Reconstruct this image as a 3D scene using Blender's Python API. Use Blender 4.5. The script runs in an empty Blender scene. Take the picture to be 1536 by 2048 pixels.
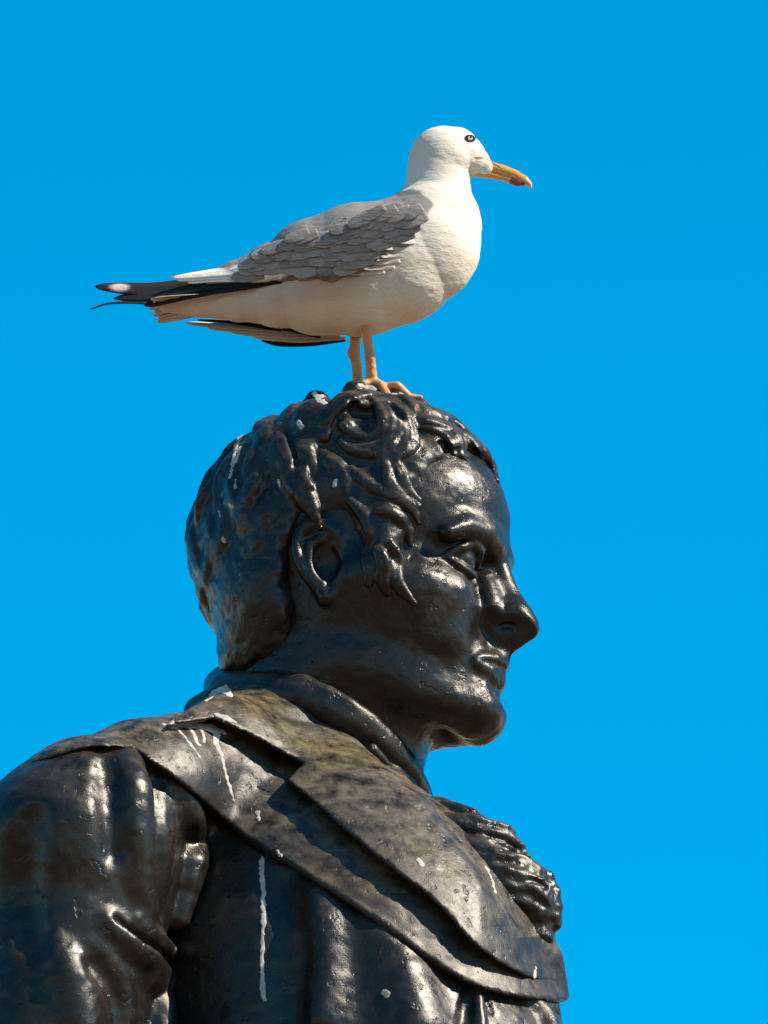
import bpy, math, random
import numpy as np
from mathutils import Vector, Matrix

# ------------------------------------------------------------------ camera, sky, sun, exposure
PITCH = math.radians(22.0)
SP, CP = math.sin(PITCH), math.cos(PITCH)
S = 1.0 / 1536.0          # one modelling unit (u) = 1/1536 m
D = 19660.0               # camera distance in units (12.8 m)
HZ = 6.33                 # height of the middle of the statue's head above the ground

scene = bpy.context.scene
col = scene.collection
cam_data = bpy.data.cameras.new('camera')
cam = bpy.data.objects.new('camera', cam_data)
col.objects.link(cam)
scene.camera = cam
cam_data.sensor_fit = 'VERTICAL'
cam_data.sensor_height = 36.0
cam_data.lens = 36.0 * D / 2048.0
cam_data.clip_start = 0.5
cam_data.clip_end = 3000.0
_w, _d = 106.0, D
cam.location = (68.0 * S, -(_w * SP + _d * CP) * S, HZ + (_w * CP - _d * SP) * S)
cam.rotation_euler = (math.pi / 2 + PITCH, 0, 0)

SUN = Vector((0.72, -0.24, 0.65)).normalized()
sun_el = math.asin(SUN.z)
sun_data = bpy.data.lights.new('sun', 'SUN')
sun_data.energy = 5.0
sun_data.angle = math.radians(0.5)
sun_data.color = (1.0, 0.865, 0.69)
sun = bpy.data.objects.new('sun', sun_data)
sun.rotation_euler = SUN.to_track_quat('Z', 'Y').to_euler()
sun.location = (6, -6, 14)
col.objects.link(sun)

world = bpy.data.worlds.new('World')
scene.world = world
world.use_nodes = True
nt = world.node_tree
bg = nt.nodes['Background']
sky = nt.nodes.new('ShaderNodeTexSky')
sky.sky_type = 'NISHITA'
sky.sun_disc = False
sky.sun_elevation = sun_el
sky.sun_rotation = math.atan2(SUN.x, SUN.y)
sky.air_density = 1.0
sky.dust_density = 0.0
sky.ozone_density = 1.0
grade = nt.nodes.new('ShaderNodeHueSaturation')       # the deep, cyan-leaning blue of the photograph's film look
grade.inputs['Hue'].default_value = 0.484
grade.inputs['Saturation'].default_value = 1.68
grade.inputs['Value'].default_value = 1.05
nt.links.new(sky.outputs[0], grade.inputs['Color'])
nt.links.new(grade.outputs[0], bg.inputs['Color'])
bg.inputs['Strength'].default_value = 0.103

scene.view_settings.view_transform = 'Standard'
scene.view_settings.look = 'None'
scene.view_settings.exposure = 1.0
scene.view_settings.gamma = 1.0
scene.view_settings.use_curve_mapping = False
scene.cycles.max_bounces = 6

rnd = random.Random(7)
rng = np.random.default_rng(7)

# ------------------------------------------------------------------ coordinates
# u space: a = to the right, t = towards the viewer, z = up; origin = middle of the statue's head
def to_world(P):
    P = np.asarray(P, dtype=np.float64)
    return np.stack([P[:, 0] * S, -P[:, 1] * S, HZ + P[:, 2] * S], 1)

def at_t(px, py, t):
    """a point seen at (px, py), t units towards the viewer measured along the ground"""
    w = 1130.0 - py
    for _ in range(3):
        z = (w - t * SP) / CP
        d = t * CP - z * SP
        w = 106 - (py - 1024) * (D - d) / D
    f = (D - d) / D
    return np.array([68 + (px - 768) * f, t, (w - t * SP) / CP])

def at(px, py, d):
    """a point seen at (px, py) in the reference view, d units nearer than the head's centre"""
    f = (D - d) / D
    a = 68 + (px - 768) * f
    w = 106 - (py - 1024) * f
    return np.array([a, w * SP + d * CP, w * CP - d * SP])

def view_xy(P):
    d = P[:, 1] * CP - P[:, 2] * SP
    w = P[:, 1] * SP + P[:, 2] * CP
    f = D / (D - d)
    return 768 + (P[:, 0] - 68) * f, 1024 - (w - 106) * f

class Frame:
    def __init__(s, origin, yaw, sym, ysc=1.0):
        s.o = np.array(origin, float); s.o32 = s.o.astype(np.float32); s.c, s.s = math.cos(yaw), math.sin(yaw); s.sym = sym; s.ysc = ysc
    def loc(s, P):
        Q = P - s.o32
        X = Q[:, 0] * s.c + Q[:, 1] * s.s
        Y = -Q[:, 0] * s.s + Q[:, 1] * s.c
        if s.sym: Y = np.abs(Y)
        return np.stack([X, Y, Q[:, 2]], 1)
    def out(s, L):
        L = np.atleast_2d(np.asarray(L, float))
        return np.stack([s.o[0] + L[:, 0] * s.c - L[:, 1] * s.s, s.o[1] + L[:, 0] * s.s + L[:, 1] * s.c, s.o[2] + L[:, 2]], 1)

HEAD = Frame((0, 0, 0), math.radians(12), True)
HEAD1 = Frame((0, 0, 0), math.radians(12), False)
TOR = Frame((-80, 0, 0), math.radians(25), True)
BZ = 620.0
BIRD = Frame((0, 40, BZ), math.radians(5), True)
BIRD1 = Frame((0, 40, BZ), math.radians(5), False)

# ------------------------------------------------------------------ implicit shapes
def smin(a, b, k):
    if k <= 0: return np.minimum(a, b)
    h = 0.5 + 0.5 * (b - a) / k
    h = np.minimum(np.maximum(h, 0), 1)
    return b + (a - b) * h - k * h * (1 - h)

def smax(a, b, k): return -smin(-a, -b, k)

def d_chain(P, pts, rad, seg=None):
    out = None
    for i in (range(len(pts) - 1) if seg is None else seg):
        a = pts[i]; ba = pts[i + 1] - a
        pa = P - a
        bb = max(float(ba @ ba), 1e-6)
        pb = pa[:, 0] * ba[0] + pa[:, 1] * ba[1] + pa[:, 2] * ba[2]
        h = pb / bb
        np.maximum(h, 0, out=h); np.minimum(h, 1, out=h)
        q = np.einsum('ij,ij->i', pa, pa) - h * (2 * pb - h * bb)
        np.maximum(q, 0, out=q)
        dd = np.sqrt(q) - (rad[i] + h * (rad[i + 1] - rad[i]))
        out = dd if out is None else np.minimum(out, dd)
    return out

def d_ell(P, c, r):
    q = P - c
    k0 = np.sqrt(((q / r) ** 2).sum(1))
    k1 = np.sqrt(((q / (r * r)) ** 2).sum(1))
    return np.where(k0 < 0.02, -min(r), k0 * (k0 - 1) / np.maximum(k1, 1e-9))

def poly_sd(x, y, poly):
    p = np.asarray(poly, float)
    best = np.full(len(x), 1e18)
    inside = np.zeros(len(x), bool)
    n = len(p)
    for i in range(n):
        ax, ay = p[i]; bx, by = p[(i + 1) % n]
        ex, ey = bx - ax, by - ay
        wx, wy = x - ax, y - ay
        h = np.minimum(np.maximum((wx * ex + wy * ey) / (ex * ex + ey * ey + 1e-9), 0), 1)
        dx, dy = wx - ex * h, wy - ey * h
        best = np.minimum(best, dx * dx + dy * dy)
        cond = ((ay <= y) & (by > y)) | ((by <= y) & (ay > y))
        xc = ax + (y - ay) * ex / (ey if abs(ey) > 1e-9 else 1e-9)
        inside ^= cond & (x < xc)
    dist = np.sqrt(best)
    return np.where(inside, -dist, dist)

def smooth_line(pts, n=4):
    """Catmull-Rom through the points, n steps per span (any dimension)"""
    p = np.asarray(pts, float)
    if len(p) < 3: return p
    e = np.vstack([2 * p[0] - p[1], p, 2 * p[-1] - p[-2]])
    out = []
    for i in range(1, len(e) - 2):
        for j in range(n):
            t = j / n
            out.append(0.5 * ((2 * e[i]) + (-e[i - 1] + e[i + 1]) * t + (2 * e[i - 1] - 5 * e[i] + 4 * e[i + 1] - e[i + 2]) * t * t
                       + (-e[i - 1] + 3 * e[i] - 3 * e[i + 1] + e[i + 2]) * t ** 3))
    out.append(p[-1])
    return np.array(out)

def vnoise(P, scale, seed=0):
    Q = P / scale + seed * 17.31
    i = np.floor(Q).astype(np.int64)
    f = Q - i
    f = f * f * (3 - 2 * f)
    def hsh(ix, iy, iz):
        h = (ix * 374761393 + iy * 668265263 + iz * 2147483647 + seed * 97) & 0x7fffffff
        h = ((h ^ (h >> 13)) * 1274126177) & 0x7fffffff
        return ((h ^ (h >> 16)) & 0xffff) / 32768.0 - 1.0
    r = 0
    for dx in (0, 1):
        for dy in (0, 1):
            for dz in (0, 1):
                wgt = (f[:, 0] if dx else 1 - f[:, 0]) * (f[:, 1] if dy else 1 - f[:, 1]) * (f[:, 2] if dz else 1 - f[:, 2])
                r = r + wgt * hsh(i[:, 0] + dx, i[:, 1] + dy, i[:, 2] + dz)
    return r

class Field:
    def __init__(s): s.ops = []
    def copy(s):
        f = Field(); f.ops = list(s.ops); return f
    def op(s, fn, c=None, r=None, fr=None):
        s.ops.append((fn, None if c is None else np.asarray(c, float), r, fr)); return s
    def chain(s, pts, rad, k=20, fr=None, sub=False, scale=None):
        pts = np.asarray(pts, np.float32); rad = [float(q) for q in np.asarray(rad, float) * np.ones(len(pts))]
        c = (pts.min(0) + pts.max(0)) / 2
        R = np.sqrt(((pts - c) ** 2).sum(1)).max() + max(rad) + 1.8 * k + 20
        sc = None if scale is None else np.asarray(scale, np.float32)
        mid = (pts[1:] + pts[:-1]) / 2
        ra_ = np.array(rad)
        mr = np.sqrt(((pts[1:] - pts[:-1]) ** 2).sum(1)) / 2 + np.maximum(ra_[1:], ra_[:-1]) + 1.8 * k + 20
        def fn(P, f, blk=None):
            if sc is not None: dd = d_chain(P / sc, pts / sc, rad) * float(sc.min())
            else:
                seg = None
                if blk is not None:
                    q = mid - blk[0]
                    seg = np.nonzero(np.einsum('ij,ij->i', q, q) < (mr + blk[1]) ** 2)[0]
                    if len(seg) == 0: return f
                dd = d_chain(P, pts, rad, seg)
            return smax(f, -dd, k) if sub else smin(f, dd, k)
        fn.seg = True
        if sc is not None: R *= 1.3
        return s.op(fn, c, R, fr)
    def ell(s, c, r, k=20, fr=None, sub=False):
        c = np.asarray(c, np.float32); r = np.asarray(r, np.float32)
        def fn(P, f):
            dd = d_ell(P, c, r)
            return smax(f, -dd, k) if sub else smin(f, dd, k)
        return s.op(fn, c, r.max() + 1.8 * k + 20, fr)
    def disp(s, fn2):
        return s.op(lambda P, f: f + fn2(P))
    def ev(s, P, extra=0.0):
        lo, hi = P.min(0), P.max(0)
        c = (lo + hi) / 2; R = float(np.sqrt(((hi - lo) ** 2).sum())) / 2 + extra
        P = P.astype(np.float32, copy=False)
        f = np.full(len(P), 900.0, np.float32)
        cache = {None: P}
        ccache = {None: c}
        touched = False
        for fn, oc, orr, fr in s.ops:
            if fr not in ccache: ccache[fr] = fr.loc(c[None])[0]
            if oc is not None:
                q = ccache[fr] - oc
                if float(q @ q) > (orr + R) ** 2: continue
                touched = True
            elif not touched and s.ops[0][1] is not None: continue
            if fr not in cache: cache[fr] = fr.loc(P)
            f = fn(cache[fr], f, (ccache[fr], R)) if hasattr(fn, 'seg') else fn(cache[fr], f)
        return f

_cor = [(0, 0, 0), (1, 0, 0), (0, 1, 0), (1, 1, 0), (0, 0, 1), (1, 0, 1), (0, 1, 1), (1, 1, 1)]
_edges = [(i, j) for i in range(8) for j in range(i + 1, 8) if sum(abs(np.array(_cor[i]) - np.array(_cor[j]))) == 1]
def polygonize(F, lo, hi, h, nb=16, margin=26):
    lo = np.asarray(lo, float); hi = np.asarray(hi, float)
    B2 = h * nb * 2
    n2 = np.ceil((hi - lo) / B2).astype(int)
    n = n2 * 2
    B = h * nb
    N = n * nb + 2
    def key(i): return (i[:, 0] * N[1] + i[:, 1]) * N[2] + i[:, 2]
    ks = np.arange(nb + 1)
    cg = np.stack(np.meshgrid(ks, ks, ks, indexing='ij'), -1).reshape(-1, 3)
    m = nb + 1
    kids = np.array(_cor)
    def work(big):
        out = []
        o2 = lo + big * B2
        if abs(F.ev((o2 + B2 / 2)[None], B2 * 0.87)[0]) > B2 * 1.0 + margin: return out
        for kd in kids:
            b = big * 2 + kd
            o = lo + b * B
            if abs(F.ev((o + B / 2)[None], B * 0.87)[0]) > B * 1.0 + margin: continue
            f = F.ev(o + cg * h).reshape(m, m, m)
            if not (f.min() < 0 < f.max()): continue
            s = f < 0
            cs = [f[c[0]:c[0] + nb, c[1]:c[1] + nb, c[2]:c[2] + nb] for c in _cor]
            cnt = sum((c < 0).astype(np.int8) for c in cs)
            idx = np.argwhere((cnt > 0) & (cnt < 8))
            if len(idx) == 0: continue
            cv = np.stack([c[idx[:, 0], idx[:, 1], idx[:, 2]] for c in cs], 1)
            acc = np.zeros((len(idx), 3)); num = np.zeros(len(idx))
            for i, j in _edges:
                a, c = cv[:, i], cv[:, j]
                x = (a < 0) != (c < 0)
                t = np.where(x, a / np.where(x, a - c, 1), 0)
                acc += x[:, None] * (np.array(_cor[i])[None] + t[:, None] * (np.array(_cor[j]) - np.array(_cor[i]))[None]); num += x
            E = []
            for ax in range(3):
                sl1 = [slice(0, nb)] * 3; sl1[ax] = slice(1, nb + 1)
                a = s[:nb, :nb, :nb]; c = s[tuple(sl1)]
                e = np.argwhere(a != c)
                if not len(e): continue
                side = a[e[:, 0], e[:, 1], e[:, 2]]
                E.append(np.hstack([e + b * nb, np.full((len(e), 1), ax), side[:, None].astype(int)]))
            out.append((key(idx + b * nb), o + (idx + acc / num[:, None]) * h, np.concatenate(E) if E else np.zeros((0, 5), int)))
        return out
    gi = np.stack(np.meshgrid(*[np.arange(k) for k in n2], indexing='ij'), -1).reshape(-1, 3)
    res = [r for rs in map(work, gi) for r in rs]
    VK = [r[0] for r in res]; VP = [r[1] for r in res]; E = [r[2] for r in res]
    VK = np.concatenate(VK); VP = np.concatenate(VP); E = np.concatenate(E)
    order = np.argsort(VK); VK = VK[order]; VP = VP[order]
    ax = E[:, 3]; flip = E[:, 4]
    base = E[:, :3]
    u = np.zeros_like(base); v = np.zeros_like(base)
    u[np.arange(len(ax)), (ax + 1) % 3] = 1; v[np.arange(len(ax)), (ax + 2) % 3] = 1
    q = [base - u - v, base - v, base, base - u]
    ok = ((base - u - v) >= 0).all(1)
    ids = []
    for c in q:
        k = key(c); p = np.clip(np.searchsorted(VK, k), 0, len(VK) - 1)
        ok &= VK[p] == k; ids.append(p)
    Q = np.stack(ids, 1)
    Q = np.where((flip == 1)[:, None], Q, Q[:, ::-1])[ok]
    return VP, Q

# ------------------------------------------------------------------ objects
def thing(name, label, category, loc, group=None, kind=None):
    o = bpy.data.objects.new(name, None); col.objects.link(o)
    o.location = loc; o.empty_display_size = 0.1
    o['label'] = label; o['category'] = category
    if group: o['group'] = group
    return o

def mesh_obj(name, V, Q, mat, parent=None, attrs=None, smooth=True, label=None, world=False):
    """V in u space (or world when world=True)"""
    W = np.asarray(V, float) if world else to_world(V)
    if parent is not None:
        root = parent; off = np.zeros(3)
        while root is not None: off += np.array(root.location); root = root.parent
        W = W - off
    me = bpy.data.meshes.new(name)
    Q = np.asarray(Q)
    me.vertices.add(len(W)); me.vertices.foreach_set('co', W.astype(np.float32).ravel())
    me.loops.add(Q.size); me.loops.foreach_set('vertex_index', Q.astype(np.int32).ravel())
    me.polygons.add(len(Q)); me.polygons.foreach_set('loop_start', (np.arange(len(Q)) * Q.shape[1]).astype(np.int32))
    me.polygons.foreach_set('loop_total', np.full(len(Q), Q.shape[1], np.int32))
    me.update(calc_edges=True)
    if smooth: me.polygons.foreach_set('use_smooth', np.ones(len(me.polygons), bool))
    for nme, val in (attrs or {}).items():
        if val.ndim == 1:
            at_ = me.attributes.new(nme, 'FLOAT', 'POINT'); at_.data.foreach_set('value', val.astype(np.float32))
        else:
            at_ = me.attributes.new(nme, 'FLOAT_VECTOR', 'POINT'); at_.data.foreach_set('vector', val.astype(np.float32).ravel())
    me.materials.append(mat)
    o = bpy.data.objects.new(name, me); col.objects.link(o)
    if parent is not None: o.parent = parent
    if label: o['label'] = label
    return o

def sculpt(name, F, lo, hi, h, mat, parent, attr_fn=None, label=None):
    import time
    t = time.time()
    V, Q = polygonize(F, lo, hi, h)
    if len(V) < 9000:                    # small pieces: keep only the largest connected piece
        lab = np.arange(len(V))
        while True:
            m = lab[Q].min(1); new = lab.copy()
            for i in range(4): np.minimum.at(new, Q[:, i], m)
            new = new[new]
            if (new == lab).all(): break
            lab = new
        best = np.bincount(lab).argmax(); keep = lab == best
        ren = np.cumsum(keep) - 1
        Q = ren[Q[keep[Q].all(1)]]; V = V[keep]
    o = mesh_obj(name, V, Q, mat, parent, attr_fn(V) if attr_fn else None, label=label)
    print('SCULPT %s verts=%d %.1fs' % (name, len(V), time.time() - t))
    return o

def hits(F, pts, d0=950, d1=-500, step=6.0):
    """where the sight lines through the given picture points first meet the surface F"""
    ds = np.arange(d0, d1, -step)
    out = []
    for px, py in pts:
        f = (D - ds) / D
        a = 68 + (px - 768) * f; w = 106 - (py - 1024) * f
        P = np.stack([a, w * SP + ds * CP, w * CP - ds * SP], 1)
        v = F.ev(P)
        i = np.argmax(v < 0) if (v < 0).any() else int(np.argmin(v))
        if i > 0 and v[i] < 0:
            t = v[i - 1] / (v[i - 1] - v[i]); out.append(P[i - 1] * (1 - t) + P[i] * t)
        else: out.append(P[i])
    return np.array(out)

VIEWDIR = np.array([0, CP, -SP])      # towards the viewer
def stroke(F, base, pts, rad, k=8, lift=0.0, sub=False, n=3):
    """lay a tapering ridge (or groove) along a drawn line on the surface `base`"""
    pts = smooth_line(pts, n)
    rad = np.interp(np.linspace(0, 1, len(pts)), np.linspace(0, 1, len(np.atleast_1d(rad))), np.atleast_1d(rad))
    H = hits(base, pts) + VIEWDIR * (lift if np.isscalar(lift) else np.interp(np.linspace(0, 1, len(pts)), np.linspace(0, 1, len(lift)), lift)[:, None])
    F.chain(H, rad, k=k, sub=sub)
    return H

# ------------------------------------------------------------------ materials
def new_mat(name):
    m = bpy.data.materials.new(name); m.use_nodes = True
    n = m.node_tree.nodes; l = m.node_tree.links
    return m, n, l, n['Principled BSDF']

def noise_node(n, l, co, scale, detail=6, rough=0.6, stretch=None):
    t = n.new('ShaderNodeTexNoise'); t.inputs['Scale'].default_value = scale; t.inputs['Detail'].default_value = detail
    t.inputs['Roughness'].default_value = rough
    if stretch:
        mp = n.new('ShaderNodeMapping'); mp.inputs['Scale'].default_value = stretch
        l.new(co, mp.inputs['Vector']); co = mp.outputs[0]
    l.new(co, t.inputs['Vector']); return t.outputs['Fac']

def ramp(n, l, fac, stops):
    r = n.new('ShaderNodeValToRGB'); e = r.color_ramp.elements
    while len(e) < len(stops): e.new(0.5)
    for i, (p, c) in enumerate(stops):
        e[i].position = p; e[i].color = (c, c, c, 1) if np.isscalar(c) else (*c, 1)
    l.new(fac, r.inputs['Fac']); return r.outputs['Color']

def mixc(n, l, fac, a, b, mode='MIX'):
    m = n.new('ShaderNodeMix'); m.data_type = 'RGBA'; m.blend_type = mode
    for s_, v in ((m.inputs[0], fac), (m.inputs[6], a), (m.inputs[7], b)):
        if isinstance(v, (int, float)): s_.default_value = v
        elif isinstance(v, tuple): s_.default_value = (*v, 1)
        else: l.new(v, s_)
    return m.outputs[2]

def bump(n, l, height, strength, dist, prev=None):
    b = n.new('ShaderNodeBump'); b.inputs['Strength'].default_value = strength; b.inputs['Distance'].default_value = dist
    l.new(height, b.inputs['Height'])
    if prev is not None: l.new(prev, b.inputs['Normal'])
    return b.outputs['Normal']

def bronze(name, dust=0.5, strand=0.08, dust_col=(0.13, 0.105, 0.075), dark=(0.0060, 0.0052, 0.0056), rough=0.235, streak=True):
    m, n, l, b = new_mat(name)
    tc = n.new('ShaderNodeTexCoord').outputs['Object']
    big = noise_node(n, l, tc, 7.0, 5, 0.6)
    mid = noise_node(n, l, tc, 38.0, 6, 0.65)
    fine = noise_node(n, l, tc, 200.0, 8, 0.75)
    drip = noise_node(n, l, tc, 60.0, 5, 0.65, (1, 1, 0.12))
    geo = n.new('ShaderNodeNewGeometry')
    sep = n.new('ShaderNodeSeparateXYZ'); l.new(geo.outputs['Normal'], sep.inputs[0])
    # settled dust lies on what faces up, broken up by weathering
    up = n.new('ShaderNodeMapRange'); l.new(sep.outputs['Z'], up.inputs['Value'])
    up.inputs['From Min'].default_value = 0.0; up.inputs['From Max'].default_value = 0.85
    patch = ramp(n, l, big, [(0.32, 0.0), (0.66, 1.0)])
    fp = ramp(n, l, mid, [(0.36, 0.0), (0.62, 1.0)])
    mm = n.new('ShaderNodeMath'); mm.operation = 'MULTIPLY'; l.new(up.outputs[0], mm.inputs[0]); l.new(fp, mm.inputs[1])
    mm2 = n.new('ShaderNodeMath'); mm2.operation = 'MULTIPLY_ADD'; l.new(patch, mm2.inputs[0]); mm2.inputs[1].default_value = 0.08; l.new(mm.outputs[0], mm2.inputs[2])
    mm3 = n.new('ShaderNodeMath'); mm3.operation = 'MULTIPLY'; mm3.use_clamp = True; l.new(mm2.outputs[0], mm3.inputs[0]); mm3.inputs[1].default_value = dust
    tint = mixc(n, l, ramp(n, l, noise_node(n, l, tc, 9.0, 4, 0.55), [(0.48, 0.0), (0.66, 0.8)]), dust_col, (dust_col[0] * 1.15, dust_col[1] * 1.02, dust_col[2] * 0.55))
    c = mixc(n, l, mm3.outputs[0], dark, tint)
    rust = ramp(n, l, noise_node(n, l, tc, 22.0, 10, 0.75), [(0.50, 0.0), (0.64, 0.8)])
    c = mixc(n, l, rust, c, (0.019, 0.0135, 0.011))
    dr = ramp(n, l, drip, [(0.60, 0.0), (0.74, 0.5)])
    c = mixc(n, l, dr, c, (0.034, 0.029, 0.026))
    speck = ramp(n, l, fine, [(0.62, 0.0), (0.74, 0.5)])
    c = mixc(n, l, speck, c, (0.075, 0.062, 0.052))
    l.new(c, b.inputs['Base Color'])
    rr = ramp(n, l, mid, [(0.3, rough - 0.05), (0.7, rough + 0.15)])
    dull = n.new('ShaderNodeMath'); dull.operation = 'MULTIPLY_ADD'; l.new(rust, dull.inputs[0]); dull.inputs[1].default_value = 0.10; l.new(rr, dull.inputs[2])
    l.new(dull.outputs[0], b.inputs['Roughness'])
    b.inputs['Specular IOR Level'].default_value = 0.30
    nr = bump(n, l, mid, 0.15, 0.003)
    nr = bump(n, l, rust, 0.18, 0.0012, nr)
    nr = bump(n, l, fine, 0.36, 0.0013, nr)
    pit = ramp(n, l, noise_node(n, l, tc, 70.0, 4, 0.5), [(0.24, 0.0), (0.38, 1.0)])
    nr = bump(n, l, pit, 0.4, 0.003, nr)
    nr = bump(n, l, drip, strand, 0.004, nr)
    l.new(nr, b.inputs['Normal'])
    return m

M_BRONZE = bronze('dark_bronze_skin', dust=0.22)
M_HAIR = bronze('dark_bronze_hair', dust=0.45, strand=0.25, rough=0.24)
M_COAT = bronze('dark_bronze_cloth', dust=0.30)
M_LAPEL = bronze('weathered_bronze_cloth', dust=0.95, rough=0.34)

def plain(name, color, rough=0.6, bumps=(), spec=0.4, sss=0.0, var=None):
    m, n, l, b = new_mat(name)
    tc = n.new('ShaderNodeTexCoord').outputs['Object']
    if var:
        f = ramp(n, l, noise_node(n, l, tc, var[0], 5, 0.6), [(0.3, 0.0), (0.7, 1.0)])
        l.new(mixc(n, l, f, color, var[1]), b.inputs['Base Color'])
    else: b.inputs['Base Color'].default_value = (*color, 1)
    b.inputs['Roughness'].default_value = rough
    b.inputs['Specular IOR Level'].default_value = spec
    if sss: b.inputs['Subsurface Weight'].default_value = sss; b.inputs['Subsurface Scale'].default_value = 0.003
    nr = None
    for sc, st, di, stretch in bumps:
        nr = bump(n, l, noise_node(n, l, tc, sc, 5, 0.65, stretch), st, di, nr)
    if nr is not None: l.new(nr, b.inputs['Normal'])
    return m

M_WHITE = plain('white_plumage', (0.80, 0.77, 0.73), 0.8, [(60, 0.35, 0.004, (1, 1, 2.5)), (260, 0.35, 0.0012, (0.6, 1, 2))], 0.15, 0.0, (14, (0.70, 0.66, 0.62)))
M_GREY = plain('grey_plumage', (0.155, 0.14, 0.14), 0.75, [(70, 0.45, 0.004, (1, 1, 1)), (300, 0.5, 0.0016, (2.5, 1, 0.7))], 0.2, 0.0, (30, (0.24, 0.215, 0.205)))
M_BLACKF = plain('black_feather', (0.018, 0.017, 0.02), 0.55, [(200, 0.3, 0.001, (0.3, 1, 2))], 0.35, 0.0, (40, (0.03, 0.028, 0.03)))
M_TAIL = plain('white_feather', (0.74, 0.69, 0.66), 0.75, [(200, 0.35, 0.001, (0.3, 1, 3))], 0.15)
M_BEAK = plain('yellow_beak', (0.58, 0.22, 0.035), 0.35, [(150, 0.2, 0.001, None)], 0.5, 0.1, (60, (0.50, 0.26, 0.07)))
M_RED = plain('red_beak_spot', (0.24, 0.018, 0.014), 0.35, [(150, 0.2, 0.001, None)], 0.5)
M_LEG = plain('pale_leg_skin', (0.50, 0.25, 0.10), 0.5, [(110, 0.6, 0.002, (1, 1, 1.5)), (300, 0.4, 0.001, None)], 0.4, 0.1, (60, (0.36, 0.17, 0.08)))
M_DROP = plain('white_dropping', (0.46, 0.43, 0.39), 0.85, [(160, 0.6, 0.002, None)], 0.15, 0.0, (90, (0.20, 0.185, 0.17)))
M_PUPIL = plain('black_pupil', (0.01, 0.008, 0.008), 0.12, (), 0.6)
M_IRIS = plain('pale_iris', (0.72, 0.62, 0.50), 0.2, (), 0.5)
M_PAVE = plain('warm_paving', (0.20, 0.12, 0.072), 0.85, [(3, 0.4, 0.01, None)], 0.3, 0.0, (0.6, (0.17, 0.105, 0.063)))
M_STONE = plain('granite', (0.34, 0.30, 0.27), 0.8, [(40, 0.4, 0.002, None)], 0.3, 0.0, (25, (0.26, 0.23, 0.21)))

# ------------------------------------------------------------------ ground and plinth (below the picture)
def box(name, x0, x1, y0, y1, z0, z1, mat, parent=None, inset=0.0):
    V = [(x0, y0, z0), (x1, y0, z0), (x1, y1, z0), (x0, y1, z0),
         (x0 + inset, y0 + inset, z1), (x1 - inset, y0 + inset, z1), (x1 - inset, y1 - inset, z1), (x0 + inset, y1 - inset, z1)]
    Q = [(0, 3, 2, 1), (4, 5, 6, 7), (0, 1, 5, 4), (1, 2, 6, 5), (2, 3, 7, 6), (3, 0, 4, 7)]
    return mesh_obj(name, np.array(V), np.array(Q), mat, parent, smooth=False, world=True)

g = mesh_obj('ground', np.array([(-900, -900, 0), (900, -900, 0), (900, 900, 0), (-900, 900, 0)], float), np.array([(0, 1, 2, 3)]), M_PAVE, smooth=False, world=True)
g['kind'] = 'structure'

FOOT = 2.95
pl = thing('plinth', 'tall granite plinth under the dark bronze statue, below the picture', 'plinth', (0, 0, 0))
box('step', -1.3, 1.3, -1.3, 1.3, 0.0, 0.3, M_STONE, pl)
box('shaft', -0.8, 0.8, -0.8, 0.8, 0.3, 2.7, M_STONE, pl, 0.05)
box('cornice', -0.92, 0.92, -0.92, 0.92, 2.7, FOOT, M_STONE, pl, 0.03)

# ================================================================== STATUE
statue = thing('statue', 'dark bronze statue of a curly haired man in a wide lapelled coat', 'statue', (0, 0, FOOT))

# ---- head and neck
FH = Field()
H_ = HEAD
FH.ell((-7, 0, 48), (298, 222, 285), 10, H_)
FH.ell((140, 0, 75), (180, 185, 172), 60, H_)
FH.ell((95, 0, -170), (160, 165, 205), 50, H_)
FH.chain([(20, 128, -140), (140, 104, -165), (196, 78, -205)], [76, 76, 72], 40, H_)
FH.chain([(15, 118, -255), (140, 92, -310), (255, 30, -340)], [62, 58, 50], 50, H_)
FH.ell((258, 0, -340), (54, 52, 50), 30, H_)
FH.chain([(60, 182, -95), (165, 150, -112), (222, 112, -124)], [30, 42, 42], 60, H_)
FH.ell((222, 0, -252), (86, 82, 85), 40, H_)
FH.chain([(-60, 0, -150), (-75, 0, -520)], [165, 175], 60, H_)
FH.chain([(60, 0, -300), (20, 0, -480)], [95, 125], 60, H_)
FH.ell((324, 80, -56), (68, 62, 42), 26, H_, sub=True)
FH.ell((208, 58, -135), (62, 50, 62), 36, H_)
FH.chain([(296, 24, 2), (293, 80, 9), (266, 132, 6), (236, 168, -14)], [24, 24, 19, 14], 34, H_)
# nose: a wedge whose sides end in a sharp lower edge, with hollow undersides rising to the wings
_e1, _e2, _k = np.array([296.0, 54, -148]), np.array([372.0, 24, -164]), np.array([332.0, 0, -204])
_pn = np.cross(_e2 - _e1, _k - _e1); _pn /= np.linalg.norm(_pn); _pn *= -np.sign(_pn[2])
def _nose(P, f):
    n_ = d_chain(P, np.array([(300, 0, -24), (313, 0, -60), (327, 0, -98), (353, 0, -163)], float), [22, 21, 22, 31])
    n_ = smin(n_, d_chain(P, np.array([(278, 26, -70), (292, 34, -120), (294, 36, -150)], float), [22, 28, 30]), 26)
    n_ = smin(n_, d_chain(P, np.array([(338, 14, -140), (344, 14, -175)], float), [28, 30]), 20)
    n_ = smax(n_, (P - _e1) @ _pn, 7)
    n_ = smax(n_, -d_ell(P, np.array([322.0, 28, -172]), np.array([22.0, 10, 12])), 6)
    n_ = smin(n_, d_ell(P, np.array([316.0, 0, -180]), np.array([40.0, 26, 28])), 10)
    return smin(f, n_, 12)
FH.op(_nose, (320, 20, -110), 170, H_)
FH.chain([(352, 0, -180), (322, 0, -206)], [13, 10], 8, H_)
FH.chain([(296, 0, -180), (298, 0, -225)], [30, 24], 14, H_)
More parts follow.
